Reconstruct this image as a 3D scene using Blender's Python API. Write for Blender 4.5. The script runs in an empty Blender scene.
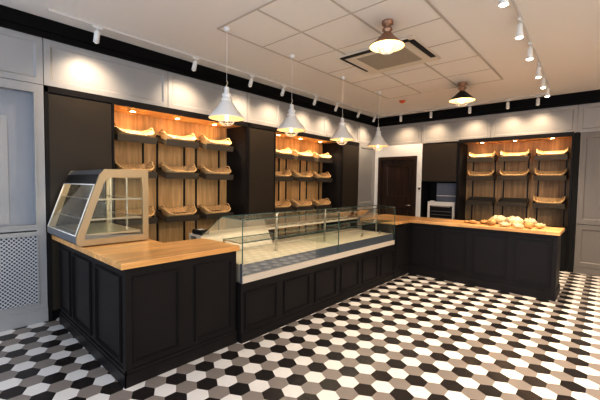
import bpy, bmesh, math, random
from mathutils import Vector, Matrix, Euler
S = 0.875                      # measured units -> metres (ceiling tiles come out 0.6 m)
sc = bpy.context.scene
C = sc.collection
R = random.Random(7)

# ------------------------------------------------------------------ materials
def mat(name, col, rough=.5, metal=0, spec=.5, noise=0, nscale=8, bump=0, bscale=60, stretch=(1,1,1), emit=None, es=0, alpha=None, coat=0):
    m = bpy.data.materials.new(name); m.use_nodes = True
    nt = m.node_tree; b = nt.nodes['Principled BSDF']
    b.inputs['Base Color'].default_value = (*col, 1)
    b.inputs['Roughness'].default_value = rough
    b.inputs['Metallic'].default_value = metal
    b.inputs['Specular IOR Level'].default_value = spec
    b.inputs['Coat Weight'].default_value = coat
    tc = nt.nodes.new('ShaderNodeTexCoord'); mp = nt.nodes.new('ShaderNodeMapping')
    mp.inputs['Scale'].default_value = stretch
    nt.links.new(tc.outputs['Object'], mp.inputs['Vector'])
    if noise:
        n = nt.nodes.new('ShaderNodeTexNoise'); n.inputs['Scale'].default_value = nscale; n.inputs['Detail'].default_value = 4
        nt.links.new(mp.outputs[0], n.inputs['Vector'])
        r = nt.nodes.new('ShaderNodeMapRange'); r.inputs['From Min'].default_value = .3; r.inputs['From Max'].default_value = .7
        r.inputs['To Min'].default_value = 1-noise; r.inputs['To Max'].default_value = 1+noise
        nt.links.new(n.outputs['Fac'], r.inputs['Value'])
        mx = nt.nodes.new('ShaderNodeVectorMath'); mx.operation = 'SCALE'; mx.inputs[0].default_value = col
        nt.links.new(r.outputs[0], mx.inputs['Scale']); nt.links.new(mx.outputs[0], b.inputs['Base Color'])
    if bump:
        n2 = nt.nodes.new('ShaderNodeTexNoise'); n2.inputs['Scale'].default_value = bscale
        nt.links.new(mp.outputs[0], n2.inputs['Vector'])
        bp = nt.nodes.new('ShaderNodeBump'); bp.inputs['Strength'].default_value = bump; bp.inputs['Distance'].default_value = .01
        nt.links.new(n2.outputs['Fac'], bp.inputs['Height']); nt.links.new(bp.outputs[0], b.inputs['Normal'])
    if emit:
        b.inputs['Emission Color'].default_value = (*emit, 1); b.inputs['Emission Strength'].default_value = es
    return m

def wood(name, c1, c2, axis, rough=.45, boards=0.0, scale=1.0):
    """oak: long grain along axis, optional board joints across"""
    m = bpy.data.materials.new(name); m.use_nodes = True
    nt = m.node_tree; b = nt.nodes['Principled BSDF']; b.inputs['Roughness'].default_value = rough
    tc = nt.nodes.new('ShaderNodeTexCoord'); mp = nt.nodes.new('ShaderNodeMapping')
    st = [14*scale]*3; st[axis] = .9*scale
    mp.inputs['Scale'].default_value = st
    nt.links.new(tc.outputs['Object'], mp.inputs['Vector'])
    n = nt.nodes.new('ShaderNodeTexNoise'); n.inputs['Scale'].default_value = 2.2; n.inputs['Detail'].default_value = 6; n.inputs['Roughness'].default_value = .6
    nt.links.new(mp.outputs[0], n.inputs['Vector'])
    cr = nt.nodes.new('ShaderNodeValToRGB')
    cr.color_ramp.elements[0].position = .33; cr.color_ramp.elements[0].color = (*c1, 1)
    cr.color_ramp.elements[1].position = .66; cr.color_ramp.elements[1].color = (*c2, 1)
    nt.links.new(n.outputs['Fac'], cr.inputs[0])
    out = cr.outputs[0]
    if boards:
        mp2 = nt.nodes.new('ShaderNodeMapping'); s2 = [1/boards]*3; s2[axis] = .35/boards*.25
        mp2.inputs['Scale'].default_value = s2
        nt.links.new(tc.outputs['Object'], mp2.inputs['Vector'])
        v = nt.nodes.new('ShaderNodeTexWhiteNoise'); fl = nt.nodes.new('ShaderNodeVectorMath'); fl.operation = 'FLOOR'
        nt.links.new(mp2.outputs[0], fl.inputs[0]); nt.links.new(fl.outputs[0], v.inputs['Vector'])
        r = nt.nodes.new('ShaderNodeMapRange'); r.inputs['To Min'].default_value = .84; r.inputs['To Max'].default_value = 1.12
        nt.links.new(v.outputs['Value'], r.inputs['Value'])
        mx = nt.nodes.new('ShaderNodeVectorMath'); mx.operation = 'SCALE'
        nt.links.new(out, mx.inputs[0]); nt.links.new(r.outputs[0], mx.inputs['Scale']); out = mx.outputs[0]
    nt.links.new(out, b.inputs['Base Color'])
    return m

def glass_mat(name, tint=(.93,.97,.95), refl=1.45, rough=0.0, dens=.0):
    """thin pane: clear transmission with Fresnel reflection"""
    m = bpy.data.materials.new(name); m.use_nodes = True
    nt = m.node_tree; nt.nodes.clear()
    o = nt.nodes.new('ShaderNodeOutputMaterial'); t = nt.nodes.new('ShaderNodeBsdfTransparent'); g = nt.nodes.new('ShaderNodeBsdfGlossy')
    lw = nt.nodes.new('ShaderNodeLayerWeight'); pw = nt.nodes.new('ShaderNodeMath'); pw.operation = 'POWER'; pw.inputs[1].default_value = 5
    nt.links.new(lw.outputs['Facing'], pw.inputs[0]); F0 = ((refl-1)/(refl+1))**2*1.8
    f = nt.nodes.new('ShaderNodeMapRange'); f.inputs['To Min'].default_value = F0; f.inputs['To Max'].default_value = 1
    nt.links.new(pw.outputs[0], f.inputs['Value'])
    g.inputs['Roughness'].default_value = rough; g.inputs['Color'].default_value = (1,1,1,1)
    t.inputs['Color'].default_value = (*tint, 1)
    mx = nt.nodes.new('ShaderNodeMixShader')
    nt.links.new(f.outputs[0], mx.inputs[0]); nt.links.new(t.outputs[0], mx.inputs[1]); nt.links.new(g.outputs[0], mx.inputs[2])
    nt.links.new(mx.outputs[0], o.inputs['Surface'])
    return m

M = {}
M['dark'] = mat('charcoal_paint', (.019,.016,.016), .40, spec=.2, noise=.1, nscale=3)
M['darkdoor'] = mat('dark_door_laminate', (.056,.043,.031), .40, spec=.25, noise=.06, nscale=2)
M['black'] = mat('black_cornice', (.006,.005,.005), .5, spec=.15)
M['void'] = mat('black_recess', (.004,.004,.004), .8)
M['grey'] = mat('light_grey_paint', (.37,.36,.355), .42, noise=.03, nscale=2)
M['greyin'] = mat('light_grey_recess', (.30,.31,.335), .5)
M['white'] = mat('white_wall_paint', (.92,.91,.89), .6)
M['ceil'] = mat('ceiling_paint', (.87,.82,.775), .8)
M['tile'] = mat('ceiling_tile', (.88,.83,.78), .85, bump=.05, bscale=150)
M['gridbar'] = mat('ceiling_grid_bar', (.60,.53,.47), .6)
M['plaster'] = mat('plaster', (.62,.58,.53), .7)
M['top'] = wood('oak_worktop_x', (.62,.31,.10), (.88,.52,.21), 0, .32, .09)
M['topy'] = wood('oak_worktop_y', (.56,.29,.11), (.82,.50,.22), 1, .32, .09)
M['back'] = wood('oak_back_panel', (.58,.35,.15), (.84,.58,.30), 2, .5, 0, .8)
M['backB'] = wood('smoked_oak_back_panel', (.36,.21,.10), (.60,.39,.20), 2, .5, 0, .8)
M['doorwood'] = wood('dark_walnut_door', (.022,.010,.006), (.065,.031,.017), 2, .35)
M['tray'] = mat('tray_metal', (.13,.108,.085), .4, metal=.3)
M['upright'] = mat('upright_metal', (.03,.025,.02), .4, metal=.5)
M['wicker'] = mat('wicker', (.84,.57,.29), .6, noise=.35, nscale=70, bump=.8, bscale=120)
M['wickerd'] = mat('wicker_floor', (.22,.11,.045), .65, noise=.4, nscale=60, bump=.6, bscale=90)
M['lamp_white'] = mat('white_lamp_enamel', (.80,.79,.77), .3, coat=.3)
M['lamp_in'] = mat('lamp_inner_enamel', (.9,.8,.62), .4)
M['lamp_in_on'] = mat('lit_lamp_inner_enamel', (.95,.82,.6), .4, emit=(1,.58,.2), es=.30)
M['copper'] = mat('aged_copper', (.42,.26,.18), .38, metal=.7)
M['lampdark'] = mat('dark_lamp_metal', (.035,.028,.022), .35, metal=.5)
M['bulb'] = mat('lit_bulb', (1,.9,.7), .3, emit=(1,.72,.38), es=1.6)
M['spotface'] = mat('spot_lens', (1,1,.95), .3, emit=(1,.88,.70), es=14)
M['spotdim'] = mat('dim_spot_lens', (.9,.85,.8), .3, emit=(1,.88,.70), es=.25)
M['dl'] = mat('downlight_lens', (1,.9,.75), .3, emit=(1,.80,.52), es=18)
M['steel'] = mat('brushed_steel', (.62,.58,.52), .3, metal=.95, noise=.05, nscale=30, stretch=(1,1,14))
M['steelwarm'] = mat('brushed_steel_side', (.52,.43,.30), .32, metal=.8)
M['steelcool'] = mat('cool_steel', (.33,.35,.39), .3, metal=.75)
M['cream'] = mat('cream_steel_deck', (.66,.58,.47), .33, metal=.15)
M['strip'] = mat('cream_trim_strip', (.60,.53,.45), .4)
M['band'] = mat('blue_grey_deck_front', (.30,.32,.375), .16, metal=.55)
M['glass'] = glass_mat('case_glass', (.93,.965,.945))
M['glassedge'] = mat('glass_edge', (.07,.13,.11), .15)
M['glassw'] = glass_mat('warmer_glass', (.93,.95,.95), 1.25)
M['glasstop'] = glass_mat('case_top_glass', (.86,.92,.89), 1.4, .07)
M['glassrefl'] = glass_mat('rear_door_glass', (.85,.86,.82), 2.6, .03)
M['glassfront'] = glass_mat('case_front_glass', (.93,.96,.94), 1.75)
M['glassdark'] = glass_mat('door_glass', (.30,.27,.24), 1.6)
M['blackplastic'] = mat('black_plastic', (.012,.012,.012), .35)
M['whiteplastic'] = mat('white_plastic', (.82,.80,.77), .4)
M['beigeplastic'] = mat('beige_plastic', (.80,.72,.62), .5)
M['rail'] = mat('track_rail', (.70,.655,.61), .5)
M['bluegrey'] = mat('blue_grey_glossy_panel', (.24,.27,.35), .15, metal=.3)
M['grille'] = mat('grille_beige', (.46,.40,.32), .6)
M['orange'] = mat('orange_plastic', (.75,.16,.05), .5)
M['crust'] = mat('floured_crust', (.50,.31,.12), .75, noise=.3, nscale=16, bump=.5, bscale=30)
M['crust2'] = mat('golden_crust', (.48,.26,.09), .6, noise=.25, nscale=16, bump=.4, bscale=30)
M['floury'] = mat('floury_crust', (.60,.49,.31), .8, noise=.38, nscale=18, bump=.6, bscale=30)
M['crumb'] = mat('pale_crumb', (.60,.46,.29), .8)
M['tile_w'] = mat('white_floor_tile', (.76,.735,.71), .24, noise=.03, nscale=3)
M['tile_g'] = mat('taupe_floor_tile', (.285,.25,.228), .26, noise=.06, nscale=3)
M['tile_d'] = mat('black_floor_tile', (.028,.023,.022), .22, noise=.1, nscale=3)

# perforated grille material: dark diamond holes on paint
def perf():
    m = bpy.data.materials.new('perforated_grey_grille'); m.use_nodes = True
    nt = m.node_tree; b = nt.nodes['Principled BSDF']; b.inputs['Roughness'].default_value = .5
    tc = nt.nodes.new('ShaderNodeTexCoord'); sp = nt.nodes.new('ShaderNodeSeparateXYZ'); nt.links.new(tc.outputs['Object'], sp.inputs[0])
    def mth(op, a, b_=None):
        n = nt.nodes.new('ShaderNodeMath'); n.operation = op
        for i, v in enumerate((a, b_)):
            if v is None: continue
            if isinstance(v, (int, float)): n.inputs[i].default_value = v
            else: nt.links.new(v, n.inputs[i])
        return n.outputs[0]
    k = 2*math.pi/.036
    f = mth('MULTIPLY', mth('SINE', mth('MULTIPLY', mth('ADD', sp.outputs[0], sp.outputs[2]), k/2)), mth('SINE', mth('MULTIPLY', mth('SUBTRACT', sp.outputs[0], sp.outputs[2]), k/2)))
    g = mth('GREATER_THAN', mth('ABSOLUTE', f), .42)
    mx = nt.nodes.new('ShaderNodeMixRGB'); nt.links.new(g, mx.inputs[0])
    mx.inputs[1].default_value = (.52,.52,.53,1); mx.inputs[2].default_value = (.07,.075,.09,1)
    nt.links.new(mx.outputs[0], b.inputs['Base Color'])
    return m
M['perf'] = perf()

# ------------------------------------------------------------------ mesh builder (all coordinates in measured units)
class MB:
    def __init__(s): s.v = []; s.f = []; s.sm = []; s.mi = []
    def add(s, vs, fs, smooth=False, mi=0):
        b = len(s.v); s.v += [tuple(v) for v in vs]
        for f in fs: s.f.append([b+i for i in f]); s.sm.append(smooth); s.mi.append(mi)
        return s
    def box(s, x0, x1, y0, y1, z0, z1, mi=0, bev=0):
        x0, x1 = sorted((x0, x1)); y0, y1 = sorted((y0, y1)); z0, z1 = sorted((z0, z1))
        if not bev:
            v = [(x, y, z) for z in (z0, z1) for y in (y0, y1) for x in (x0, x1)]
            return s.add(v, [(0,2,3,1),(4,5,7,6),(0,1,5,4),(2,6,7,3),(0,4,6,2),(1,3,7,5)], mi=mi)
        bm = bmesh.new(); bmesh.ops.create_cube(bm, size=1)
        for w in bm.verts: w.co = Vector(((x0+x1)/2+w.co.x*(x1-x0), (y0+y1)/2+w.co.y*(y1-y0), (z0+z1)/2+w.co.z*(z1-z0)))
        bmesh.ops.bevel(bm, geom=bm.edges[:], offset=bev, segments=2, affect='EDGES')
        bm.verts.index_update()
        s.add([w.co[:] for w in bm.verts], [[w.index for w in f.verts] for f in bm.faces], mi=mi); bm.free(); return s
    def prism(s, pts, axis, a0, a1, mi=0, smooth=False):
        """polygon pts (2D in the other two axes) extruded along axis"""
        n = len(pts); v = []
        for a in (a0, a1):
            for p in pts:
                q = list(p); q.insert(axis, a); v.append(q)
        fs = [list(range(n))[::-1], [n+i for i in range(n)]] + [(i, (i+1)%n, n+(i+1)%n, n+i) for i in range(n)]
        return s.add(v, fs, smooth, mi)
    def lathe(s, prof, c, n=28, axis=2, mi=0, smooth=True, frame=None):
        v = []; fs = []
        for r, z in prof:
            for k in range(n):
                a = 2*math.pi*k/n; p = Vector((r*math.cos(a), r*math.sin(a), z))
                if frame is not None: p = frame @ p
                v.append(Vector(c)+p)
        for i in range(len(prof)-1):
            for k in range(n):
                k2 = (k+1)%n; fs.append((i*n+k, i*n+k2, (i+1)*n+k2, (i+1)*n+k))
        return s.add(v, fs, smooth, mi)
    def tube(s, pts, r, n=8, closed=False, mi=0):
        pts = [Vector(p) for p in pts]; m = len(pts); v = []; fs = []
        up = None
        for i, p in enumerate(pts):
            a = pts[(i-1)%m] if (closed or i) else p; b = pts[(i+1)%m] if (closed or i < m-1) else p
            t = (b-a).normalized()
            if up is None:
                up = Vector((0,0,1)) if abs(t.z) < .9 else Vector((1,0,0))
            u = (up - t*up.dot(t)).normalized(); up = u; w = t.cross(u)
            for k in range(n):
                an = 2*math.pi*k/n; v.append(p+u*math.cos(an)*r+w*math.sin(an)*r)
        for i in range(m if closed else m-1):
            j = (i+1)%m
            for k in range(n):
                k2 = (k+1)%n; fs.append((i*n+k, i*n+k2, j*n+k2, j*n+k))
        if not closed: fs.append(list(range(n))[::-1]); fs.append([(m-1)*n+k for k in range(n)])
        return s.add(v, fs, True, mi)
    def build(s, name, m, parent=None, world=False):
        org = Vector((0,0,0))
        if world and parent is not None:
            p = parent
            while p is not None: org += Vector(p['_o']); p = p.parent
        me = bpy.data.meshes.new(name)
        me.from_pydata([tuple((Vector(v)-org)*S) for v in s.v], [], s.f)
        for mm in (m if isinstance(m, (list, tuple)) else [m]): me.materials.append(mm)
        for p, a, b in zip(me.polygons, s.sm, s.mi): p.use_smooth = a; p.material_index = b
        me.validate(); me.update()
        bm = bmesh.new(); bm.from_mesh(me); bmesh.ops.recalc_face_normals(bm, faces=bm.faces[:]); bm.to_mesh(me); bm.free()
        o = bpy.data.objects.new(name, me); C.objects.link(o)
        o['_o'] = (0.0,0.0,0.0)
        if parent is not None: o.parent = parent
        ALL.append(o)
        return o
ALL = []
def recenter(o, c):
    """give a single-mesh thing an origin at its own base"""
    c = Vector(c)*S
    o.data.transform(Matrix.Translation(-c)); o.location = c; return o
def tag(o, label=None, cat=None, group=None, kind=None):
    if label: o['label'] = label
    if cat: o['category'] = cat
    if group: o['group'] = group
    if kind: o['kind'] = kind
    return o
def thing(name, label, cat, loc=(0,0,0), rot=(0,0,0), group=None):
    o = bpy.data.objects.new(name, None); C.objects.link(o); o.empty_display_size = .1
    o.location = Vector(loc)*S; o.rotation_euler = rot; o['_o'] = tuple(float(a) for a in loc)
    ALL.append(o)
    return tag(o, label, cat, group)
def struct(name, mb, m, parent=None):
    o = mb.build(name, m, parent)
    if parent is None: o['kind'] = 'structure'
    return o
def dup(root, loc, rot=None, label=None, group=None):
    r = root.copy(); C.objects.link(r); r.location = Vector(loc)*S
    if rot is not None: r.rotation_euler = rot
    if label: r['label'] = label
    if group: r['group'] = group
    ALL.append(r)
    for ch in [o for o in ALL if o.parent == root]:
        c = ch.copy(); C.objects.link(c); c.parent = r; ALL.append(c)
        for g in [o for o in ALL if o.parent == ch]:
            d = g.copy(); C.objects.link(d); d.parent = c; ALL.append(d)
    return r
def moulding(mb, plane, p, a0, a1, z0, z1, w=.022, d=.012, mi=0):
    """raised rectangular moulding ring on plane 'y' or 'x' at coordinate p, projecting toward -axis"""
    def bx(a, b, c, e):
        if plane == 'y': mb.box(a, b, p-d, p+.002, c, e, mi)
        else: mb.box(p-d, p+.002, a, b, c, e, mi)
    a0, a1 = sorted((a0, a1))
    bx(a0, a1, z0, z0+w); bx(a0, a1, z1-w, z1); bx(a0, a0+w, z0+w, z1-w); bx(a1-w, a1, z0+w, z1-w)
def framed(mb, plane, p, a0, a1, z0, z1, w, d):
    """stile-and-rail frame with sloping inner edge: p front face, recess by d (toward +axis)"""
    a0, a1 = sorted((a0, a1)); b = min(.018, w)
    d = min(d, .019)
    O = [(a0,z0),(a1,z0),(a1,z1),(a0,z1)]; I = [(a0+w,z0+w),(a1-w,z0+w),(a1-w,z1-w),(a0+w,z1-w)]
    J = [(a0+w+b,z0+w+b),(a1-w-b,z0+w+b),(a1-w-b,z1-w-b),(a0+w+b,z1-w-b)]
    def P(q, dd): return (q[0], p+dd, q[1]) if plane == 'y' else (p+dd, q[0], q[1])
    v = [P(q,0) for q in O]+[P(q,0) for q in I]+[P(q,d) for q in J]+[P(q,d+.02) for q in O]
    fs = []
    for i in range(4):
        j = (i+1)%4
        fs += [(i,j,4+j,4+i),(4+i,4+j,8+j,8+i),(i,12+i,12+j,j)]
    fs += [(8,9,10,11),(12,15,14,13)]
    mb.add(v, fs)

YA = 4.70; XB = 8.25; CE = 3.37; YR = -3.2; XL = -2.4
# ------------------------------------------------------------------ floor of hexagonal tiles
def floor():
    mb = MB(); px, py = .1328, .1604; ax, ay = 2.295, 2.308
    hw, hh, qx = px*2/3, py/2, px/3
    X0, X1, Y0, Y1 = XL, 8.9, YR, 5.35
    for i in range(int((X0-ax)/px)-1, int((X1-ax)/px)+2):
        cx = ax+i*px
        for j in range(-80, 80):
            cy = ay+i*py/2+j*py
            if cy < Y0-hh or cy > Y1+hh or cx < X0-hw or cx > X1+hw: continue
            pts = [(cx+hw,cy),(cx+qx,cy+hh),(cx-qx,cy+hh),(cx-hw,cy),(cx-qx,cy-hh),(cx+qx,cy-hh)]
            mb.add([(min(max(a,X0),X1), min(max(b,Y0),Y1), 0) for a,b in pts], [tuple(range(6))], mi=(0,2,1)[(i+2*j)%3])
    o = mb.build('floor', [M['tile_d'], M['tile_w'], M['tile_g']]); o['kind'] = 'structure'
    struct('floor_slab', MB().box(X0, X1, Y0, Y1, -.12, -.003), M['plaster'], o)
floor()
# ------------------------------------------------------------------ ceiling
ceil = struct('ceiling', MB().box(XL, 8.9, YR, 5.35, CE, CE+.12), M['ceil'])
gx = [2.34+.685*i for i in range(7)]; gy = [1.36+.682*i for i in range(4)]
mb = MB().box(gx[0], gx[-1], gy[0], gy[-1], CE-.006, CE+.004); mb.build('tile_field', M['tile'], ceil)
mb = MB()
for k, x in enumerate(gx): mb.box(x-(.011 if k in (0,6) else .009), x+(.011 if k in (0,6) else .009), gy[0], gy[-1], CE-.0095, CE-.004)
for k, y in enumerate(gy): mb.box(gx[0], gx[-1], y-.013, y+.013, CE-.0100, CE-.004)
mb.build('grid_bars', M['gridbar'], ceil)
# ------------------------------------------------------------------ walls
wl = struct('wall_left', MB().box(XL, 8.9, 5.30, 5.42, 0, CE), M['plaster'])
wr = struct('wall_right', MB().box(8.86, 8.98, YR, 5.30, 0, CE), M['plaster'])
# behind the camera: big shop windows in the two unseen walls
mb = MB(); y0w, y1w, z0w, z1w = .2, 4.3, .35, 2.9
mb.box(XL-.12, XL, YR, y0w, 0, CE).box(XL-.12, XL, y1w, 5.3, 0, CE).box(XL-.12, XL, y0w, y1w, 0, z0w).box(XL-.12, XL, y0w, y1w, z1w, CE)
wn = struct('wall_near', mb, M['plaster'])
mb = MB(); x0w, x1w = -1.2, 1.8
mb.box(XL, x0w, YR-.12, YR, 0, CE).box(x1w, 8.9, YR-.12, YR, 0, CE).box(x0w, x1w, YR-.12, YR, 0, z0w).box(x0w, x1w, YR-.12, YR, z1w, CE)
wf = struct('wall_front', mb, M['plaster'])
mb = MB(); mb.box(XL-.06, XL, y0w, y1w, z0w, z0w+.06).box(XL-.06, XL, y0w, y1w, z1w-.06, z1w)
for k in range(4): y = y0w+(y1w-y0w-.06)*k/3; mb.box(XL-.06, XL, y, y+.06, z0w, z1w)
w1 = struct('window_1', mb, M['grey']); MB().box(XL-.035, XL-.03, y0w, y1w, z0w, z1w).build('pane', M['glass'], w1)
mb = MB(); mb.box(x0w, x1w, YR-.06, YR, z0w, z0w+.06).box(x0w, x1w, YR-.06, YR, z1w-.06, z1w)
for k in range(3): x = x0w+(x1w-x0w-.06)*k/2; mb.box(x, x+.06, YR-.06, YR, z0w, z1w)
w2 = struct('window_2', mb, M['grey']); MB().box(x0w, x1w, YR-.035, YR-.03, z0w, z1w).build('pane', M['glass'], w2)

# bulkhead band above wall A, with its framed panels
bl = struct('trim_1', MB().box(XL, XB+.02, YA+.02, 5.30, 2.66, CE-.2), M['grey'])
seams = [-1.9, -.48, .957, 2.403, 3.838, 4.66, 6.10, 7.44, 8.25]
for a, b in zip(seams[:-1], seams[1:]):
    mb = MB(); framed(mb, 'y', YA, a+.004, b-.004, 2.655, 3.17, .062 if b < 8 else .06, .024); mb.build('wall_panel', M['grey'], bl)
br = struct('trim_2', MB().box(XB+.02, 8.86, YR, 5.30, 2.64, CE-.2), M['grey'])
sb = [4.70, 3.44, 1.92, .47, -.9, -2.2]
for a, b in zip(sb[:-1], sb[1:]):
    mb = MB(); framed(mb, 'x', XB, a-.004, b+.004, 2.63, 3.15, .062, .024); mb.build('wall_panel', M['grey'], br)
# cornices (black, stepped)
mb = MB().box(XL, XB+.1, YA-.02, YA+.30, 3.165, 3.235).box(XL, XB+.1, YA-.045, YA+.30, 3.235, CE)
mb.build('trim_3', M['black'])['kind'] = 'structure'
mb = MB().box(XB-.02, XB+.3, YR, YA+.1, 3.150, 3.22).box(XB-.045, XB+.3, YR, YA+.1, 3.22, CE)
mb.build('trim_4', M['black'])['kind'] = 'structure'
# light panelling column between bread wall and door corner
col = struct('trim_5', MB().box(7.45, XB+.02, YA+.02, 5.3, 0, 2.655), M['grey'])
for z0, z1 in ((.14, 1.02), (1.04, 2.65)):
    mb = MB(); framed(mb, 'y', YA, 7.45, XB, z0, z1, .10, .016); mb.build('wall_panel', M['grey'], col)
MB().box(7.45, XB, YA-.015, YA+.02, 0, .14).build('baseboard', M['grey'], col)
# white wall with doorway (x = XB)
mb = MB().box(XB, XB+.14, 4.585, YA+.02, 0, 2.63).box(XB, XB+.14, 3.41, 3.54, 0, 2.63).box(XB, XB+.14, 3.54, 4.585, 2.33, 2.63)
wd = struct('wall_back', mb, M['white'])
dr = MB()
dr.box(XB-.02, XB+.12, 3.535, 3.615, 0, 2.335).box(XB-.02, XB+.12, 4.51, 4.59, 0, 2.335).box(XB-.02, XB+.12, 3.615, 4.51, 2.255, 2.335)
door = struct('door_1', dr, M['doorwood'])
mb = MB(); framed(mb, 'x', XB+.05, 3.617, 4.508, 1.17, 2.253, .15, .02); framed(mb, 'x', XB+.05, 3.617, 4.508, .01, 1.17, .15, .02); mb.build('door_leaf', M['doorwood'], door)
h = MB().tube([(XB+.05,3.69,1.10),(XB-.02,3.69,1.10),(XB-.02,3.80,1.10)], .011, 8); h.build('door_handle', M['steel'], door)
t = thing('thermostat', 'small dark wall thermostat in a white frame beside the dark door', 'thermostat', (XB, 3.452, 1.455))
MB().box(XB-.012, XB+.002, 3.418, 3.490, 1.455, 1.565, bev=.003).build('wall_plate', M['whiteplastic'], t, True)
MB().box(XB-.018, XB-.012, 3.428, 3.480, 1.505, 1.55).build('display', M['blackplastic'], t, True)

# ------------------------------------------------------------------ tall cabinets on wall A
def tall_dark(x0, x1, label, sides=True):
    t = thing('tall_cabinet', label, 'cabinet', ((x0+x1)/2, YA, 0))
    MB().box(x0, x1, YA+.03, 5.29, .0, 2.60).build('carcass', M['dark'], t, True)
    MB().box(x0+.035, x1-.004, YA+.005, YA+.03, .10, 2.57, bev=.003).build('door', M['darkdoor'], t, True)
    MB().box(x0, x0+.033, YA-.003, YA+.03, 0, 2.655).box(x0, x1, YA-.003, YA+.05, 2.585, 2.655).build('surround', M['dark'], t, True)
    MB().box(x0+.035, x1, YA+.02, YA+.03, 0, .10).build('plinth', M['black'], t, True)
    return t
tall_dark(.962, 1.66, 'tall dark brown cupboard beside the grey grille cabinet, behind the food warmer')
tall_dark(3.86, 4.51, 'tall dark brown cupboard standing between the two bread shelf bays')
tall_dark(6.72, 7.445, 'tall dark brown cupboard at the door end of the bread shelves')

# ------------------------------------------------------------------ shelf bays
def tray_mesh():
    # local: x across, y depth (front at 0, back at +), z up; bottom at z=0
    w, d, h = .27, .34, .095; mb = MB(); t = .008
    mb.box(-w, w, 0, t, 0, h).box(-w, -w+t, t, d, 0, h*.82).box(w-t, w, t, d, 0, h*.82).box(-w, w, d, d+t, 0, h).box(-w+t, w-t, t, d, 0, t)
    return mb
TILT = math.radians(14)
def bay(label, kind, a0, a1, zt, cols, rows, backmat, zb):
    """kind 'y': bay opens to -y on wall A; 'x': opens to -x on wall B"""
    def B(mb, u0, u1, v0, v1, z0, z1):       # u along wall, v depth from the front plane
        if kind == 'y': mb.box(u0, u1, YA+v0, YA+v1, z0, z1)
        else: mb.box(XB+v0, XB+v1, u0, u1, z0, z1)
        return mb
    mid = (a0+a1)/2
    t = thing('bread_shelf', label, 'shelf unit', ((mid, YA, 0) if kind == 'y' else (XB, mid, 0)))
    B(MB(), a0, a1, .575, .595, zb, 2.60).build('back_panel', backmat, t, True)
    B(B(MB(), a0-.02, a0, .0, .595, 0, 2.60), a0, a0+.012, .02, .57, zb, 2.60).build('side_panel', M['dark'], t, True)
    B(B(MB(), a1, a1+.02, .0, .595, 0, 2.60), a1-.012, a1, .02, .57, zb, 2.60).build('side_panel', M['dark'], t, True)
    B(MB(), a0, a1, .02, .575, 2.595, 2.615).build('top_panel', backmat, t, True)
    B(MB(), a0-.02, a1+.02, -.003, .02, 2.575, 2.655).build('header', M['dark'], t, True)
    B(B(MB(), a0, a1, .05, .575, 0, zb-.04), a0, a1, .03, .575, zb-.04, zb).build('base_cabinet', M['void'], t, True)
    for c in cols:
        for s in (-.23, .23):
            u = B(MB(), c+s-.011, c+s+.011, .553, .575, zb, 2.33)
            u.build('upright', M['upright'], t, True)
    for i, c in enumerate(cols):
        p = (c, YA+.36, 2.593) if kind == 'y' else (XB+.30, c, 2.593)
        f = MB(); f.lathe([(.001,-.004),(.036,-.004)], p, 20); o = f.build('downlight', M['dl'], t, True)
        g = MB(); g.lathe([(.036,-.001),(.036,-.006),(.048,-.006),(.05,-.001)], p, 20); g.build('bezel', M['steelwarm'], o, True)
        spot(p[0]-(0 if kind == 'y' else .13), p[1]-(.16 if kind == 'y' else 0), 2.57, (p[0]-(0 if kind == 'y' else .13), p[1]-(.16 if kind == 'y' else 0), 1.0), DLW, (1,.82,.57), 135, .6, .03)
    trays = []
    for r, z in enumerate(rows):
        for i, c in enumerate(cols):
            o = tray_mesh().build('tray', M['tray'], t)
            loc = (c, YA+.195, z-.095) if kind == 'y' else (XB+.195, c, z-.095)
            o.location = (Vector(loc)-Vector(t['_o']))*S
            rz = 0 if kind == 'y' else -math.pi/2
            o.rotation_euler = Euler((TILT, 0, rz), 'XYZ')
            trays.append((r, i, loc, rz))
    return t, trays
def lamp_look(o, tgt):
    o.rotation_euler = (Vector(tgt)*S-Vector(o.location)).to_track_quat('-Z', 'Y').to_euler()
def spot(x, y, z, tgt, w, col, ang=60, blend=.6, r=.03):
    l = bpy.data.lights.new('spot_lamp', 'SPOT'); l.energy = w; l.color = col; l.spot_size = math.radians(ang); l.spot_blend = blend; l.shadow_soft_size = r
    o = bpy.data.objects.new('spot_lamp', l); C.objects.link(o); o.location = Vector((x,y,z))*S; lamp_look(o, tgt); return o
def point(x, y, z, w, col, r=.04):
    l = bpy.data.lights.new('bulb_lamp', 'POINT'); l.energy = w; l.color = col; l.shadow_soft_size = r
    o = bpy.data.objects.new('bulb_lamp', l); C.objects.link(o); o.location = Vector((x,y,z))*S; return o
def area(x, y, z, tgt, w, col, sx, sy):
    l = bpy.data.lights.new('area_lamp', 'AREA'); l.energy = w; l.color = col; l.shape = 'RECTANGLE'; l.size = sx*S; l.size_y = sy*S
    o = bpy.data.objects.new('area_lamp', l); C.objects.link(o); o.location = Vector((x,y,z))*S; lamp_look(o, tgt); return o
DLW = 13
b1, tr1 = bay('oak-backed bread shelf bay left of the wall, behind the glass food warmer', 'y', 1.68, 3.84, 2.6, [2.06, 2.74, 3.42], [2.235, 1.745, 1.085], M['back'], .5)
b2, tr2 = bay('oak-backed bread shelf bay nearer the door corner, behind the glass counter', 'y', 4.53, 6.70, 2.6, [4.95, 5.63, 6.32], [2.195, 1.745, 1.115], M['back'], .5)
b3, tr3 = bay('smoked-oak bread shelf bay on the right wall, behind the loaves', 'x', .53, 2.55, 2.6, [2.16, 1.52, .875], [2.245, 1.835, 1.28], M['backB'], .80)

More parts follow.
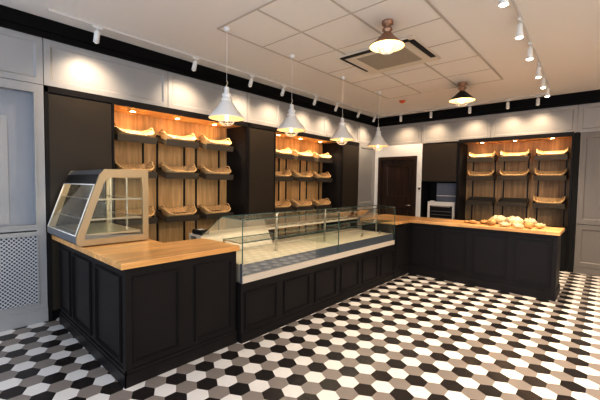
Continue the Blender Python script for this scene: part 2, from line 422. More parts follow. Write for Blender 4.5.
# basket
def make_basket():
    t = thing('bread_basket', 'x', 'basket')
    def rr(w, d, r, z, n=6):
        P = []
        for cx, cy, a0 in ((w-r, d-r, 0), (-w+r, d-r, 90), (-w+r, -d+r, 180), (w-r, -d+r, 270)):
            for k in range(n+1):
                a = math.radians(a0+90*k/n); P.append((cx+r*math.cos(a), cy+r*math.sin(a), z))
        return P
    lev = [(.21,.125,.06,.0),(.226,.140,.07,.028),(.243,.154,.08,.058),(.25,.160,.085,.076)]
    mb = MB(); rings = [rr(w,d,r,z) for w,d,r,z in lev]; inn = [rr(w-.012,d-.012,r-.012,max(z,.01)) for w,d,r,z in lev][::-1]
    al = rings+inn; n = len(al[0]); v = [p for g in al for p in g]; fs = []
    for i in range(len(al)-1):
        for k in range(n): fs.append((i*n+k, i*n+(k+1)%n, (i+1)*n+(k+1)%n, (i+1)*n+k))
    v = [(a,b_,z*(1+.55*(abs(a)/.25)**5)) for a,b_,z in v]
    mb.add(v, fs, True); mb.build('basket_wall', M['wicker'], t)
    MB().add(rr(.20,.12,.055,.008)+rr(.20,.12,.055,.014), [list(range(28))[::-1], [28+i for i in range(28)]]+[(i,(i+1)%28,28+(i+1)%28,28+i) for i in range(28)]).build('basket_floor', M['wickerd'], t)
    rim = MB(); base = [(a,b_,z) for a,b_,z in rr(.25,.16,.085,.079, 10)]; m = len(base)
    for ph in (0, math.pi):
        pts = []
        dense = []
        for i in range(m):
            a = Vector(base[i]); b = Vector(base[(i+1)%m]); k = max(1, int((b-a).length/.018))
            for q in range(k): dense.append(a.lerp(b, q/k))
        for i, p in enumerate(dense):
            an = i*1.1+ph; pts.append(p+Vector((0,0,.006*math.sin(an)))+Vector((p.x,p.y,0)).normalized()*.006*math.cos(an))
        pts = [Vector((p.x,p.y,p.z*(1+.55*(min(1,abs(p.x)/.25))**5))) for p in pts]
        rim.tube(pts, .0095, 6, True)
    rim.build('rim', M['wicker'], t)
    for s in (-1, 1):
        pts = [(s*(.247+.010*math.sin(math.pi*k/10)), -.075*math.cos(math.pi*k/10), .105+.065*math.sin(math.pi*k/10)) for k in range(11)]
        MB().tube(pts, .009, 8).build('handle', M['wicker'], t)
    return t
bk = make_basket(); first = True
rown = ['top', 'middle', 'bottom']
for trays, place, colsn in ((tr1, 'bread bay behind the food warmer', ['left','middle','right']), (tr2, 'bread bay behind the glass counter', ['left','middle','right']), (tr3, 'bread bay on the right wall', ['left','middle','right'])):
    for r, i, loc, rz in trays:
        if trays is tr3 and r == 2 and i < 2: continue
        local = Vector((R.uniform(-.008,.008), .178, .035)); q = Euler((TILT, 0, rz), 'XYZ'); p = Vector(loc)+q.to_matrix() @ local
        lb = 'wicker basket, %s row %s, in the %s' % (rown[r], colsn[i], place)
        gr = 'wicker bread baskets in the '+place
        if first: bk.location = p*S; bk.rotation_euler = q; bk['label'] = lb; bk['group'] = gr; first = False; b0 = bk
        else: dup(bk, p, q, lb, gr)

# ------------------------------------------------------------------ grey grille cabinet (far left) and grey cabinet (far right)
def grey_left(x0, x1, label):
    t = thing('grille_cabinet', label, 'cabinet', ((x0+x1)/2, YA, 0))
    MB().box(x0, x1, YA+.10, 5.29, 0, 2.65).build('carcass', M['greyin'], t, True)
    mb = MB(); w = .085
    mb.box(x0, x0+w, YA, YA+.10, .12, 2.65).box(x1-w, x1, YA, YA+.10, .12, 2.65)
    for z0, z1 in ((.12,.225),(.985,1.03),(1.045,1.10),(2.56,2.65)): mb.box(x0+w, x1-w, YA, YA+.10, z0, z1)
    mb.build('frame', M['grey'], t, True)
    moul = MB(); moulding(moul, 'y', YA, x0+w-.012, x1-w+.012, 1.088, 2.572, .016, .008); moulding(moul, 'y', YA, x0+w-.012, x1-w+.012, .213, .997, .016, .008)
    moul.build('moulding', M['grey'], t, True)
    MB().box(x0+w, x1-w, YA+.015, YA+.03, .225, .985).build('grille', M['perf'], t, True)
    MB().box(x0, x1, YA-.02, YA, 0, .13).box(x0, x1, YA-.012, YA, .13, .15).build('plinth', M['grey'], t, True)
    MB().box(x0+w+.07, x1-w-.22, YA+.095, YA+.10, 1.12, 2.28).build('inner_panel', M['grey'], t, True)
grey_left(.02, .955, 'pale blue-grey cabinet with a perforated lower grille at the far left')
grey_left(-1.4, .015, 'pale grey cabinet with perforated grille, next one out of frame')
M['grey_dim'] = mat('grey_paint_dimmed', (.215,.195,.18), .42)  # the light grey paint darkened, weaker light at this end put into its colour
def grey_right(y1, y0, label):
    t = thing('panelled_cabinet', label, 'cabinet', (XB, (y0+y1)/2, 0))
    MB().box(XB+.02, 8.85, y0, y1, 0, 2.63).build('carcass', M['grey_dim'], t, True)
    for z0, z1, n in ((.12,.915,'lower_door'),(.93,2.62,'upper_door')):
        mb = MB(); framed(mb, 'x', XB, y0+.003, y1-.003, z0, z1, .085, .014); mb.build(n, M['grey_dim'], t, True)
    MB().box(XB-.012, XB+.02, y0, y1, 0, .115).build('plinth', M['grey_dim'], t, True)
grey_right(.42, -.50, 'tall grey panelled cabinet at the far right of the room')
grey_right(-.505, -1.45, 'tall grey panelled cabinet beyond the right edge')
MB().box(XB, 8.85, .425, .505, 0, 2.64).build('trim_6', M['void'])['kind'] = 'structure'

# ------------------------------------------------------------------ oven alcove cabinet on wall B
t = thing('oven_cabinet', 'dark brown cupboard with an open oven alcove beside the dark door', 'cabinet', (XB, 2.99, 0))
MB().box(XB+.02, 8.85, 2.59, 3.40, 1.71, 2.62).build('upper_carcass', M['dark'], t, True)
MB().box(XB, XB+.02, 2.60, 3.395, 1.705, 2.60, bev=.003).build('door', M['darkdoor'], t, True)
MB().box(XB+.02, 8.85, 2.59, 3.40, 0, .72).box(XB, XB+.02, 2.60, 3.39, .1, .71).build('base_cabinet', M['dark'], t, True)
MB().box(XB-.01, 8.85, 2.59, 3.40, .72, .745).build('shelf_top', M['black'], t, True)
MB().box(XB+.55, XB+.60, 2.59, 3.40, .745, 1.71).build('back_panel', M['dark'], t, True)
MB().box(XB, 8.85, 3.395, 3.408, .745, 1.71).box(XB, XB+.59, 2.575, 2.59, 0, 2.62).build('side_panel', M['dark'], t, True)
# oven
t = thing('countertop_oven', 'white-framed countertop oven with a dark glass door in the alcove', 'oven', (XB+.08, 2.94, .746))
X = XB+.08; y0, y1, z0, z1 = 2.63, 3.27, .746, 1.225
MB().box(X+.02, X+.42, y0+.01, y1-.01, z0, z1-.01).build('body', M['steel'], t, True)
mb = MB(); mb.box(X, X+.02, y0, y0+.06, z0, z1).box(X, X+.02, y1-.06, y1, z0, z1).box(X, X+.02, y0+.06, y1-.06, z1-.10, z1).box(X, X+.02, y0+.06, y1-.06, z0, z0+.03).build('front_frame', M['whiteplastic'], t, True)
d = MB().box(X+.004, X+.014, y0+.06, y1-.06, z0+.03, z1-.10).build('door', M['blackplastic'], t, True)
mb = MB()
for z in (z0+.08, z0+.16, z0+.24): mb.box(X-.001, X+.004, y0+.09, y1-.09, z, z+.012)
mb.build('rack_lines', M['steel'], d, True)
MB().tube([(X,y0+.10,z1-.115),(X-.025,y0+.13,z1-.115),(X-.03,(y0+y1)/2,z1-.115),(X-.025,y1-.13,z1-.115),(X,y1-.10,z1-.115)], .009, 8).build('handle', M['steel'], d, True)
# blue-grey glossy screen standing on the oven
t = thing('steel_box', 'blue-grey glossy appliance standing on top of the countertop oven', 'appliance', (XB+.2, 2.84, 1.227))
MB().box(XB+.15, XB+.40, 2.585+.02, 3.09, 1.227, 1.67, bev=.01).build('body', M['bluegrey'], t, True)
MB().box(XB+.143, XB+.15, 2.62, 3.08, 1.36, 1.375).build('trim_line', M['whiteplastic'], t, True)
MB().box(XB+.146, XB+.15, 2.63, 3.07, 1.39, 1.65).build('screen', M['bluegrey'], t, True)
o = MB().box(XB+.10, XB+.13, 3.12, 3.22, 1.226, 1.245, bev=.004).build('remote_control', M['whiteplastic']); recenter(o, (XB+.115,3.17,1.226)); tag(o, 'small white remote lying on the front left of the oven top', 'remote')

# ------------------------------------------------------------------ counters
def rpanel(mb, plane, p, a0, a1, z0, z1):
    moulding(mb, plane, p, a0, a1, z0, z1, .030, .010)
    moulding(mb, plane, p-.010, min(a0,a1)+.008, max(a0,a1)-.008, z0+.008, z1-.008, .012, .008)
# left counter: base + worktop
t = thing('counter_base', 'charcoal panelled corner counter under the left oak worktop, nearest the camera', 'counter', (1.57, 2.71, 0))
MB().box(1.045, 2.095, 2.72, 3.30, .0, .93).box(1.045, 1.64, 3.30, 4.55, 0, .93).build('carcass', M['dark'], t, True)
MB().box(1.035, 2.10, 2.71, 2.72, 0, .13).box(1.035, 1.045, 2.71, 4.55, 0, .13).box(1.028, 2.10, 2.703, 2.71, 0, .10).box(1.028, 1.035, 2.703, 4.55, 0, .10).build('plinth', M['dark'], t, True)
for a, b in ((1.085,1.49),(1.63,2.045)):
    mb = MB(); rpanel(mb, 'y', 2.72, a, b, .165, .86); mb.build('front_panel', M['dark'], t, True)
for a, b in ((2.80,3.375),(3.50,4.05),(4.14,4.52)):
    mb = MB(); rpanel(mb, 'x', 1.045, a, b, .165, .86); mb.build('side_panel', M['dark'], t, True)
MB().box(1.038, 1.085, 2.712, 2.76, .13, .93).build('corner_post', M['dark'], t, True)
mb = MB().prism([(1.0,2.685),(2.112,2.685),(2.112,3.34),(1.66,3.34),(1.66,4.68),(1.0,4.68)], 2, .931, .982)
o = mb.build('worktop', M['top']); recenter(o, (1.5,3.0,.931)); tag(o, 'thick oak worktop of the left corner counter, under the food warmer', 'worktop')
bv = o.modifiers.new('b', 'BEVEL'); bv.width = .006; bv.segments = 2
# case base
t = thing('counter_base', 'long low charcoal panelled base under the glass display case', 'counter', (3.74, 2.66, 0))
MB().box(2.112, 5.37, 2.66, 3.50, 0, .60).build('carcass', M['dark'], t, True)
MB().box(2.112, 5.37, 2.65, 2.66, 0, .09).build('plinth', M['dark'], t, True)
for k in range(6):
    a = 2.155+.552*k; mb = MB(); rpanel(mb, 'y', 2.66, a, a+.455, .125, .51); mb.build('front_panel', M['dark'], t, True)
# right counter
t = thing('counter_base', 'charcoal panelled counter under the right oak worktop with the bread', 'counter', (6.3, 1.6, 0))
MB().box(5.96, 6.58, .50, 3.50, 0, .93).box(5.385, 5.96, 2.665, 3.30, 0, .93).build('carcass', M['dark'], t, True)
MB().box(5.945, 5.96, .485, 2.65, 0, .12).box(5.385, 5.96, 2.65, 2.665, 0, .12).box(5.95, 6.58, .485, .50, 0, .12).build('plinth', M['dark'], t, True)
for a, b in ((2.60,2.155),(2.085,1.675),(1.585,1.10),(1.005,.555)):
    mb = MB(); rpanel(mb, 'x', 5.96, a, b, .19, .86); mb.build('front_panel', M['dark'], t, True)
mb = MB(); rpanel(mb, 'y', 2.665, 5.43, 5.90, .19, .86); mb.build('front_panel', M['dark'], t, True)
mb = MB().box(5.95, 6.00, .488, .54, .12, .93); mb.build('corner_post', M['dark'], t, True)
o = MB().prism([(5.375,2.62),(5.92,2.62),(5.92,.465),(6.66,.465),(6.66,3.52),(6.20,3.52),(6.20,3.34),(5.375,3.34)], 2, .931, .982).build('worktop', M['topy'])
recenter(o, (6.2,1.8,.931)); tag(o, 'thick oak worktop of the right counter carrying the floured loaves', 'worktop')
bv = o.modifiers.new('b', 'BEVEL'); bv.width = .006; bv.segments = 2

# ------------------------------------------------------------------ glass display case
t = thing('glass_display_case', 'long refrigerated glass display case standing on the low charcoal base', 'display case', (3.74, 2.66, .601))
x0, x1 = 2.122, 5.368; yf = 2.652
MB().box(x0, x1, yf-.004, yf+.03, .603, .675).build('lower_trim', M['strip'], t, True)
MB().box(x0+.01, x1-.01, yf+.012, yf+.03, .675, .785).build('deck_front', M['band'], t, True)
MB().box(x0+.01, x1-.01, yf+.03, 3.30, .603, .785).build('deck', M['cream'], t, True)
mb = MB().prism([(3.30,.603),(3.50,.603),(3.50,.975),(3.40,.975),(3.30,.80)], 0, x0, 3.15)
mb.build('rear_wall', M['cream'], t, True)
MB().prism([(3.30,.603),(3.50,.603),(3.50,.80),(3.30,.80)], 0, 3.15, x1).build('rear_wall', M['cream'], t, True)
MB().box(x0, x1, 3.40, 3.66, .975, 1.0).box(x0, x1, 3.62, 3.65, .93, .975).build('service_ledge', M['cream'], t, True)
def slab(p0, p1, th): # (y,z) pair polyline strip
    (a, b), (c, d) = p0, p1; n = Vector((-(d-b), c-a)).normalized()*th
    return [(a,b),(c,d),(c+n.x,d+n.y),(a+n.x,b+n.y)]
for a, b in ((x0, 3.744), (3.75, x1)):
    MB().add([(a,yf+.006,.68),(b,yf+.006,.68),(b,yf+.006,1.232),(a,yf+.006,1.232)], [(0,1,2,3)]).build('front_glass', M['glassfront'], t, True)
    MB().add([(a,yf,1.236),(b,yf,1.236),(b,3.0,1.246),(a,3.0,1.246)], [(0,1,2,3)]).build('top_glass', M['glasstop'], t, True)
    MB().add([(a,3.0,1.246),(b,3.0,1.246),(b,3.39,1.0),(a,3.39,1.0)], [(0,1,2,3)]).build('rear_glass', M['glassrefl'], t, True)
    MB().add([(a+.03,2.70,1.0),(b-.03,2.70,1.0),(b-.03,3.02,1.0),(a+.03,3.02,1.0)], [(0,1,2,3)]).build('glass_shelf', M['glass'], t, True)
    MB().box(a+.03, b-.03, 2.697, 2.702, .995, 1.005).box(a+.03, b-.03, 3.02, 3.024, .996, 1.004).build('shelf_edge', M['glassedge'], t, True)
for x in (x0+.002, x1-.002):
    MB().add([(x,yf+.004,.68),(x,yf+.004,1.234),(x,3.0,1.245),(x,3.39,1.0),(x,3.30,.785),(x,yf+.03,.785)], [(0,1,2,3,4,5)]).build('end_glass', M['glass'], t, True)
mb = MB()
for x in (x0, x1): mb.tube([(x,yf+.004,.68),(x,yf+.004,1.236)], .0055, 6)
mb.box(3.742, 3.752, yf, yf+.01, .68, 1.236)
mb.tube([(x0,yf,1.236),(x1,yf,1.236)], .005, 6).tube([(x0,3.0,1.246),(x1,3.0,1.246)], .005, 6)
for x in (x0, x1): mb.tube([(x,yf,1.236),(x,3.0,1.246),(x,3.39,1.0)], .004, 6)
mb.build('glass_edges', M['glassedge'], t, True)
for x in (x0+.02, 3.747, x1-.02):
    MB().box(x-.022, x+.022, yf-.002, yf+.03, 1.222, 1.242, bev=.003).build('clamp', M['steel'], t, True)
for x in (2.9, 3.86, 5.33):
    MB().box(x-.014, x+.014, 2.97, 2.99, .786, 1.244).build('post', M['steel'], t, True)
MB().box(x0+.03, x0+.05, 2.70, 3.02, .988, .996).box(x0+.03, x0+.05, 3.0, 3.02, .786, .99).build('shelf_bracket', M['steel'], t, True)
MB().box(x0-.008, x0+.0, yf-.004, yf+.03, .60, .80).build('end_cap', M['steelcool'], t, True)
MB().box(3.76, 3.775, yf+.05, 3.29, .786, 1.0).build('divider', M['glass'], t, True)
# small items in the case
for k, (x, y, lb) in enumerate(((4.62, 2.82, 'left of two small clear price holders in the right half of the case'), (5.10, 2.78, 'small clear price holder nearest the right end of the case'))):
    o = MB().box(x-.03, x+.03, y, y+.03, .786, .792).box(x-.028, x+.028, y+.004, y+.008, .79, .85).build('price_holder', M['steel']); recenter(o, (x,y,.786)); tag(o, lb, 'price holder')
area(3.74, 2.72, 1.215, (3.74, 3.05, .6), 4.5, (1,.86,.68), 3.1, .03)  # added strip lamp, brightens the case deck
t = thing('till_printer', 'black receipt printer on the service ledge behind the glass case corner', 'printer', (2.19, 3.50, 1.001))
MB().box(2.127, 2.25, 3.42, 3.60, 1.001, 1.055, bev=.008).build('body', M['blackplastic'], t, True)
MB().box(2.15, 2.22, 3.48, 3.53, 1.053, 1.057).build('paper_slot', M['whiteplastic'], t, True)

# ------------------------------------------------------------------ food warmer
t = thing('food_warmer', 'slant-front glass food warmer with steel sides on the left oak worktop', 'food warmer', (1.28, 4.05, .983))
y0, y1 = 3.595, 4.65
P = [(.985,.992),(.955,1.02),(.955,1.075),(1.155,1.665),(1.195,1.715),(1.617,1.725),(1.617,.992)]
I = [(1.035,1.055),(1.035,1.075),(1.195,1.57),(1.225,1.625),(1.565,1.632),(1.565,1.055)]
def ring(yA, yB):
    mb = MB(); n = len(P)
    I2 = [(1.03,1.05),(1.022,1.06),(1.022,1.075),(1.19,1.575),(1.225,1.635),(1.56,1.64),(1.56,1.05)]
    for yy in (yA, yB): mb.v += [(a,yy,b) for a,b in P]+[(a,yy,b) for a,b in I2]
    fs = []
    for i in range(n):
        j = (i+1)%n
        fs += [(i,j,n+j,n+i),(2*n+i,3*n+i,3*n+j,2*n+j),(i,2*n+i,2*n+j,j),(n+i,n+j,3*n+j,3*n+i)]
    for f in fs: mb.f.append(f); mb.sm.append(False); mb.mi.append(0)
    mb.end = I2
    return mb
for a, b in ((y0, y0+.025), (y1-.025, y1)):
    r_ = ring(a, b); o = r_.build('side_frame', M['steelwarm'], t, True)
    yy = (a+b)/2
    MB().add([(p,yy,q) for p,q in r_.end], [list(range(7))]).build('side_glass', M['glass'], o, True)
ya, yb = y0+.025, y1-.025
MB().prism([(.985,.992),(.955,1.02),(.955,1.075),(.975,1.09),(1.617,1.05),(1.617,.992)], 1, ya, yb).build('base', M['steelcool'], t, True)
MB().prism([(1.155,1.66),(1.195,1.712),(1.617,1.722),(1.617,1.69),(1.215,1.68),(1.165,1.63),(1.15,1.645)], 1, ya, yb).build('top', M['steelcool'], t, True)
MB().prism([(1.118,1.562),(1.155,1.665),(1.165,1.66),(1.128,1.558)], 1, ya, yb).build('hood_strip', M['blackplastic'], t, True)
g0, g1 = (.958,1.09), (1.12,1.565)
g = MB().add([(g0[0],ya,g0[1]),(g0[0],yb,g0[1]),(g1[0],yb,g1[1]),(g1[0],ya,g1[1])], [(0,1,2,3)]).build('front_glass', M['glassw'], t, True)
mb = MB()
for q in ([(g0[0]-.004,ya,g0[1]),(g0[0]-.004,yb,g0[1])],[(g1[0]-.004,ya,g1[1]),(g1[0]-.004,yb,g1[1])],[(g0[0]-.004,ya+.006,g0[1]),(g1[0]-.004,ya+.006,g1[1])],[(g0[0]-.004,yb-.006,g0[1]),(g1[0]-.004,yb-.006,g1[1])]): mb.tube(q, .006, 6)
mb.build('glass_frame', M['whiteplastic'], g, True)
for z, xa in ((1.23,1.04),(1.42,1.11)):
    s_ = MB().box(xa, 1.56, ya, yb, z, z+.005).build('shelf', M['glass'], t, True)
    MB().box(xa, xa+.008, ya, yb, z-.004, z+.008).box(1.55, 1.56, ya, yb, z-.004, z+.008).box(xa, 1.56, ya, ya+.008, z-.006, z+.01).build('shelf_rail', M['steel'], s_, True)
MB().box(1.05, 1.55, ya+.02, yb-.02, 1.075, 1.095).build('heating_tray', M['steel'], t, True)
MB().add([(1.60,ya,1.05),(1.60,yb,1.05),(1.60,yb,1.69),(1.60,ya,1.69)], [(0,1,2,3)]).build('rear_door', M['glass'], t, True)
mb = MB()
for y in (ya+.01, (ya+yb)/2, yb-.01): mb.box(1.595, 1.612, y-.012, y+.012, 1.05, 1.69)
mb.build('rear_rail', M['steel'], t, True)
mb = MB()
for y in (3.70, 4.45):
    for x in (1.04, 1.55): mb.lathe([(.0,.0),(.018,0),(.018,.01),(0,.01)], (x,y,.983), 12)
mb.build('foot', M['blackplastic'], t, True)
MB().box(1.178, 1.186, 4.33, 4.36, 1.66, 1.672).build('knob', M['steel'], t, True)

area(1.35, 4.07, 1.67, (1.35, 4.07, 1.0), 2.5, (1,.82,.58), .25, .8)  # added warm lamp, brightens the shelves inside the warmer
# ------------------------------------------------------------------ pendants
def cage(mb, r, z0, dz, c=(0,0,0)):
    for k in range(4):
        a = math.pi*k/4; pts = []
        for q in range(13):
            th = math.pi*q/12; pts.append((c[0]+r*math.cos(th)*math.cos(a), c[1]+r*math.cos(th)*math.sin(a), z0-dz*math.sin(th)))
        mb.tube(pts, .004, 6)
    mb.tube([(c[0]+r*.86*math.cos(2*math.pi*k/24), c[1]+r*.86*math.sin(2*math.pi*k/24), z0-dz*.5) for k in range(24)], .004, 6, True)
def shade(R0, neck, h, z0, mi=0):
    return [(neck,h),(neck*1.1,h*.92),(neck*1.25,h*.82),(R0*.52,h*.52),(R0*.86,h*.14),(R0,.0)]
# white pendant: rim at local z=0
def make_pendant():
    t = thing('pendant_lamp', 'x', 'lamp')
    o = MB().lathe([(.044,.215),(.05,.205),(.07,.18),(.125,.10),(.19,.022),(.205,.0),(.203,-.004)], (0,0,0), 36).build('shade', M['lamp_white'], t)
    MB().lathe([(.03,.19),(.065,.17),(.12,.092),(.185,.016),(.199,-.002)], (0,0,0), 36).build('shade_lining', M['lamp_in_on'], o)
    MB().lathe([(.001,.36),(.024,.355),(.03,.33),(.028,.29),(.05,.275),(.055,.255),(.038,.235),(.06,.222),(.062,.205),(.05,.195)], (0,0,0), 24).build('socket_cap', M['lamp_white'], t)
    MB().tube([(.0,0,.43),(.012,0,.405),(0,0,.375),(-.012,0,.355)], .008, 8).build('hook', M['steel'], t)
    MB().tube([(0,0,.42),(0,0,CE-2.345)], .003, 6).build('cord', M['whiteplastic'], t)
    MB().lathe([(.001,CE-2.345-.045),(.03,CE-2.345-.04),(.036,CE-2.345-.01),(.038,CE-2.345-.001)], (0,0,0), 24).build('ceiling_rose', M['lamp_white'], t)
    c = MB(); cage(c, .10, .0, .088); c.build('wire_cage', M['lamp_white'], t)
    MB().lathe([(.001,-.035),(.018,-.028),(.024,.0),(.02,.03),(.016,.07),(.016,.11)], (0,0,0), 20).build('bulb', M['bulb'], t)
    return t
pl = make_pendant()
pn = [(2.40,'nearest white cage pendant lamp, hanging in front of the first bread bay'),(3.49,'second white cage pendant lamp from the left, in front of the middle cupboard'),(4.71,'third white cage pendant lamp from the left, by the second bread bay'),(5.90,'farthest white cage pendant lamp, hanging in front of the door corner')]
for i, (x, lb) in enumerate(pn):
    loc = (x, 3.31, 2.345)
    if i == 0: pl.location = Vector(loc)*S; pl['label'] = lb; pl['group'] = 'white pendant lamps over the glass counter'
    else: dup(pl, loc, None, lb, 'white pendant lamps over the glass counter')
    point(x, 3.31, 2.345-.05, .22, (1,.66,.36), .035)
def ceiling_lamp(x, y, m, lining, label, w, k=1.0, big=True):
    t = thing('ceiling_lamp', label, 'lamp', (x, y, CE))
    H = -.27*k if big else -.25*k
    MB().lathe([(.001,-.0),(.06*k,0),(.065*k,-.012),(.062*k,-.045),(.03*k,-.055),(.03*k,-.075),(.055*k,-.085),(.058*k,-.105),(.03*k,-.12),(.04*k,-.14)], (0,0,0), 28).build('ceiling_mount', M['copper'], t)
    if big:
        prof = [(.04,-.135),(.055,-.15),(.085,-.185),(.135,-.235),(.185,-.275),(.20,-.29),(.198,-.294)]
        inn = [(.04,-.155),(.08,-.195),(.13,-.244),(.18,-.284),(.196,-.293)]
    else:
        prof = [(.04,-.135),(.06,-.15),(.12,-.205),(.185,-.262),(.19,-.268)]
        inn = [(.04,-.155),(.115,-.212),(.18,-.267)]
    o = MB().lathe([(a*k,b*k) for a,b in prof], (0,0,0), 40).build('shade', m, t)
    MB().lathe([(a*k,b*k) for a,b in inn], (0,0,0), 40).build('shade_lining', lining, o)
    zr = prof[-1][1]*k
    c = MB(); cage(c, .10*k, zr, .085*k); c.build('wire_cage', M['lamp_white'], t)
    MB().lathe([(.001,zr-.05),(.04*k,zr-.035),(.055*k,zr),(.045*k,zr+.035),(.02*k,zr+.08)], (0,0,0), 20).build('bulb', M['bulb'], t)
M['lin_hot'] = mat('glowing_lamp_lining', (1,.9,.7), .4, emit=(1,.66,.30), es=.8)
ceiling_lamp(3.42, 1.84, M['copper'], M['lin_hot'], 'copper caged lamp fixed to the ceiling by the air conditioner', 1.6, .94)
ceiling_lamp(6.25, 1.92, M['lampdark'], M['lin_hot'], 'dark bell lamp fixed to the ceiling farther away, over the right counter', 1.6, 1.15, False)

# ------------------------------------------------------------------ tracks and spotlights
def track(name, a, b, label, m=None):
    mb = MB(); x0, y0 = a; x1, y1 = b
    if abs(x1-x0) > abs(y1-y0): mb.box(x0, x1, y0-.011, y0+.011, CE-.028, CE-.001)
    else: mb.box(x0-.011, x0+.011, y0, y1, CE-.028, CE-.001)
    o = mb.build('light_track', m or M['rail']); recenter(o, ((x0+x1)/2,(y0+y1)/2,CE)); tag(o, label, 'light track')
track('a', (.94,4.37), (7.85,4.37), 'long white lighting track along the ceiling in front of the bread wall')
track('b', (7.93,.95), (7.93,4.45), 'white lighting track along the ceiling in front of the right wall')
yc = lambda x: .725+.028*(x-3.3)
o = MB().prism([(2.6,yc(2.6)-.011),(7.75,yc(7.75)-.011),(7.75,yc(7.75)+.011),(2.6,yc(2.6)+.011)], 2, CE-.028, CE-.001).build('light_track', M['rail']); recenter(o, (5.2,.78,CE)); tag(o, 'white lighting track on the right of the ceiling running toward the right wall', 'light track')
def make_spot(rad, ln, flare, label='x', lens='spotface'):
    t = thing('track_spotlight', label, 'spotlight')      # origin at the track underside
    MB().box(-.05, .05, -.015, .015, -.022, 0, bev=.003).build('adapter', M['whiteplastic'], t)
    MB().tube([(0,0,-.02),(0,0,-.06)], .008, 8).build('stem', M['whiteplastic'], t)
    h = MB().lathe([(.001,.0),(rad*.9,.0),(rad,-.01),(rad,-ln*.55),(flare,-ln),(flare*.93,-ln),(rad*.85,-ln*.8)], (0,0,-.05), 24)
    o = h.build('head', M['whiteplastic'], t)
    MB().lathe([(.001,-ln-.012),(flare*.45,-ln-.008),(flare*.68,-ln+.002)], (0,0,-.05), 24).build('lens', M[lens], o)
    return t
def aim(root, ang, az):
    for o in ALL:
        if o.parent == root and o.name.startswith('head'):
            o.rotation_euler = Euler((0, 0, 0)); pv = Vector((0,0,-.05))*S
            q = Matrix.Rotation(az, 3, 'Z') @ Matrix.Rotation(ang, 3, 'X')
            o.rotation_euler = q.to_euler(); o.location = pv - q @ pv
sA = make_spot(.031, .125, .032, lens='spotdim'); aim(sA, math.radians(24), 0)
ordw = ['nearest','second','third','fourth','fifth','sixth','seventh','farthest']
for i, x in enumerate([1.40,2.64,3.66,4.40,5.30,6.02,6.90,7.62]):
    lb = '%s white cylinder spotlight on the track along the bread wall' % ordw[i]
    loc = (x, 4.37, CE-.028); g = 'spotlights on the track along the bread wall'
    if i == 0: sA.location = Vector(loc)*S; sA['label'] = lb; sA['group'] = g
    else: dup(sA, loc, None, lb, g)
for x in [1.40,2.64+.3,3.66,4.40,5.30,6.02,6.90,7.62]:
    spot(x if x != 2.94 else 2.64, 4.30, 3.12, (x if x != 2.94 else 2.64, 4.70, 2.50), 17, (1,.80,.58), 112, 1, .05)
sB = make_spot(.031, .125, .032, lens='spotdim')
ordb = ['leftmost','second from left','third from left','fourth from left','rightmost']
for i, y in enumerate([3.84,3.10,2.27,1.56,1.06]):
    lb = '%s white cylinder spotlight on the track in front of the right wall' % ordb[i]; g = 'spotlights on the right wall track'
    loc = (7.93, y, CE-.028)
    if i == 0: sB.location = Vector(loc)*S; sB['label'] = lb; sB['group'] = g
    else: dup(sB, loc, Euler((0,0,math.pi/2)), lb, g)
    spot(7.87, y, 3.11, (8.25, y, 2.50), 12, (1,.78,.54), 112, 1, .05)
sB.rotation_euler = Euler((0,0,math.pi/2))
sC = make_spot(.028, .14, .042)
ordc = ['nearest','second nearest','third nearest','third farthest','second farthest','farthest']
for i, x in enumerate([3.38,4.22,5.00,5.90,6.55,7.22]):
    lb = '%s lit white flared spotlight on the right-hand ceiling track' % ordc[i]; g = 'lit flared spotlights on the right ceiling track'
    loc = (x, yc(x), CE-.028)
    if i == 0: sC.location = Vector(loc)*S; sC['label'] = lb; sC['group'] = g
    else: dup(sC, loc, None, lb, g)
    spot(x, yc(x), 3.11, (x+.2, .9, 0), 56, (1,.84,.64), 86, .7, .05)

# ------------------------------------------------------------------ air conditioner, fire sensor
t = thing('ceiling_air_conditioner', 'square cassette air conditioner with beige grille set in the ceiling', 'air conditioner', (4.36, 2.30, CE))
cx, cy = 4.37, 2.31; hx, hy = .47, .54
mb = MB().box(cx-hx, cx+hx, cy-hy, cy+hy, CE-.035, CE-.008, bev=.01); mb.build('fascia', M['beigeplastic'], t, True)
for bx in ((cx-hx+.015, cx-hx+.085, cy-.47, cy+.51), (cx-.40, cx+.30, cy-hy+.015, cy-hy+.085), (cx-hx+.03, cx+.26, cy+hy-.055, cy+hy-.025)):
    MB().box(*bx, CE-.044, CE-.034, bev=.004).build('air_slot', M['blackplastic'], t, True)
g = MB().box(cx-.29, cx+.29, cy-.34, cy+.34, CE-.043, CE-.034).build('intake_grille', M['grille'], t, True)
mb = MB()
for k in range(22): y = cy-.32+.64*k/21; mb.box(cx-.28, cx+.28, y-.004, y+.004, CE-.047, CE-.043)
mb.build('slats', M['grille'], g, True)
t = thing('fire_sensor', 'small orange round fire sensor on the ceiling near the dark bell lamp', 'sensor', (6.82, 3.28-.45+.45, CE))
MB().lathe([(.001,-.05),(.03,-.045),(.05,-.03),(.058,-.012)], (0,0,0), 24).build('dome', M['orange'], t)
MB().lathe([(.058,-.014),(.07,-.010),(.072,-.001)], (0,0,0), 24).build('base', M['orange'], t)

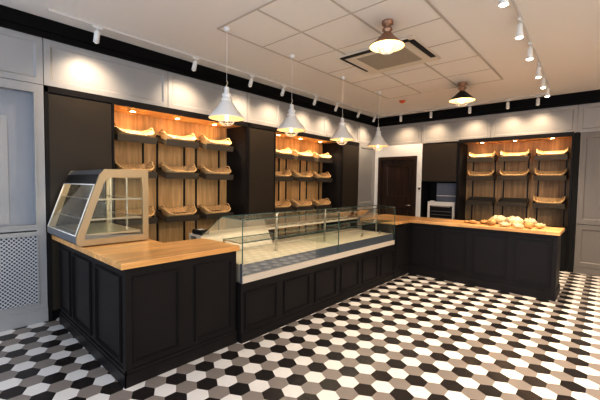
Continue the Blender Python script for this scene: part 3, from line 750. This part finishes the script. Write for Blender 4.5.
# ------------------------------------------------------------------ bread
def loaf(x, y, l, w, h, rot, m, label, cut=False, seed=0):
    rr = random.Random(seed); bm = bmesh.new(); bmesh.ops.create_icosphere(bm, subdivisions=4, radius=1)
    for v in bm.verts:
        p = v.co; z = p.z
        taper = 1-.22*abs(p.x)**2
        q = Vector((p.x*l/2, p.y*w/2*taper, (z*.5+.5)*h if z > -.75 else .03*h))
        if z < -.2: q.z = max(0, (z+1)/.8*.30*h); 
        s_ = sum(math.sin(p.x*9+k*1.2) * .5 for k in (0,))
        q.z += .012*math.sin(p.x*11+seed)*max(0, z)*(1 if abs(p.y) < .5 else .3)
        q += Vector((rr.uniform(-1,1), rr.uniform(-1,1), 0))*.0012
        v.co = q
    bm.verts.index_update(); mb = MB(); mb.add([v.co[:] for v in bm.verts], [[v.index for v in f.verts] for f in bm.faces], True); bm.free()
    t = thing('bread_loaf' if l > .17 else 'bread_roll', label, 'bread', (x, y, .9825), (0,0,rot), 'floured loaves and rolls on the right counter')
    mb.build('crust', m, t)
    sc_ = MB()
    for k in range(3 if l > .17 else 1):
        u = (k-1)*.2*l if l > .17 else 0
        pts = [(u-.03*l+.08*l*q, (-.25+.5*q)*w, h*(1.0-.28*(abs(q-.5)*1.1)**2-.16*(abs(u)/l*2)**2)) for q in (0,.25,.5,.75,1)]
        sc_.tube(pts, .006, 5)
    sc_.build('score_marks', M['crumb'], t)
L = [ # x, y, len, wid, h, rot, mat, label
 (6.22,1.745,.13,.09,.035,1.5,'crust2','flat golden roll at the left end of the bread row on the counter'),
 (6.14,1.64,.14,.09,.055,1.2,'crust2','small golden roll second from the left end of the bread row'),
 (6.25,1.50,.14,.10,.065,1.7,'crust2','small golden roll just left of the tall golden bun'),
 (6.14,1.37,.16,.13,.10,.4,'crust','tall golden bun in front, left of the large split loaf'),
 (6.50,1.335,.29,.17,.135,1.35,'floury','large split floured loaf at the back, left of the round loaf'),
 (6.09,1.17,.17,.11,.07,1.6,'floury','small floured bun in front of the large split loaf'),
 (6.34,1.09,.26,.22,.15,1.9,'floury','largest round floured loaf in the middle of the bread pile'),
 (6.03,.98,.16,.11,.07,1.5,'floury','small pale bun in front of the largest round loaf'),
 (6.52,.905,.20,.15,.12,1.5,'floury','medium floured loaf behind, right of the largest round loaf'),
 (6.13,.865,.13,.10,.085,1.2,'crust','small crusty bun in front of the medium floured loaf'),
 (6.42,.755,.15,.08,.065,1.75,'floury','slim pale roll at the right end of the bread pile'),
 (6.22,.735,.11,.08,.055,1.0,'crust','small crusty roll in front at the right end of the bread pile')]
for i, (x, y, l, w, h, r, m, lb) in enumerate(L): loaf(x, y, l, w, h, r, M[m], lb, seed=i)

# ------------------------------------------------------------------ general light
area(XL+.06, 2.2, 1.7, (3, 2.4, 1.2), 48, (.68,.80,1), 3.6, 2.3)
area(.3, YR+.06, 1.7, (2.6, 2.0, .6), 50, (.76,.86,1), 2.8, 2.3)
for x, y, w in ((1.2,-1.2,32),(4.2,-1.4,56),(7.0,-1.2,3)):
    t = thing('added_fill_panel', 'added unseen fill light panel over the %s part of the shop floor behind the camera' % {1.2:'near',4.2:'middle',7.0:'far'}[x], 'light', (x,y,CE))  # added panels out of view, warm fill for the room
    MB().box(x-.35, x+.35, y-.35, y+.35, CE-.03, CE-.001, bev=.004).build('housing', M['whiteplastic'], t, True)
    area(x, y, CE-.04, (x, y, 0), w, (1,.82,.62), .6, .6)
w = bpy.data.worlds.new('World'); sc.world = w; w.use_nodes = True
w.node_tree.nodes['Background'].inputs[0].default_value = (.75,.85,1,1); w.node_tree.nodes['Background'].inputs[1].default_value = .35

# ------------------------------------------------------------------ camera
yaw, pit, rol = .73104, .046842, -.014698
def w2c(v):
    x, y, z = v; a = x*math.sin(yaw)-y*math.cos(yaw); c = x*math.cos(yaw)+y*math.sin(yaw); b = z
    b2 = b*math.cos(pit)+c*math.sin(pit); c2 = c*math.cos(pit)-b*math.sin(pit)
    return (a*math.cos(rol)-b2*math.sin(rol), a*math.sin(rol)+b2*math.cos(rol), c2)
cols = [w2c(e) for e in ((1,0,0),(0,1,0),(0,0,1))]
Rm = Matrix(([c[0] for c in cols], [c[1] for c in cols], [-c[2] for c in cols])).transposed()   # columns: right, up, back
cam = bpy.data.cameras.new('camera'); cam.sensor_width = 36; cam.lens = 342.65/600*36; cam.clip_start = .02
co = bpy.data.objects.new('camera', cam); C.objects.link(co); co.matrix_world = Matrix.Translation(Vector((0,0,1.6))*S) @ Rm.to_4x4(); sc.camera = co
sc.view_settings.view_transform = 'Standard'; sc.view_settings.look = 'None'; sc.view_settings.exposure = 0.95; sc.view_settings.gamma = .78
for o in ALL:
    if '_o' in o: del o['_o']
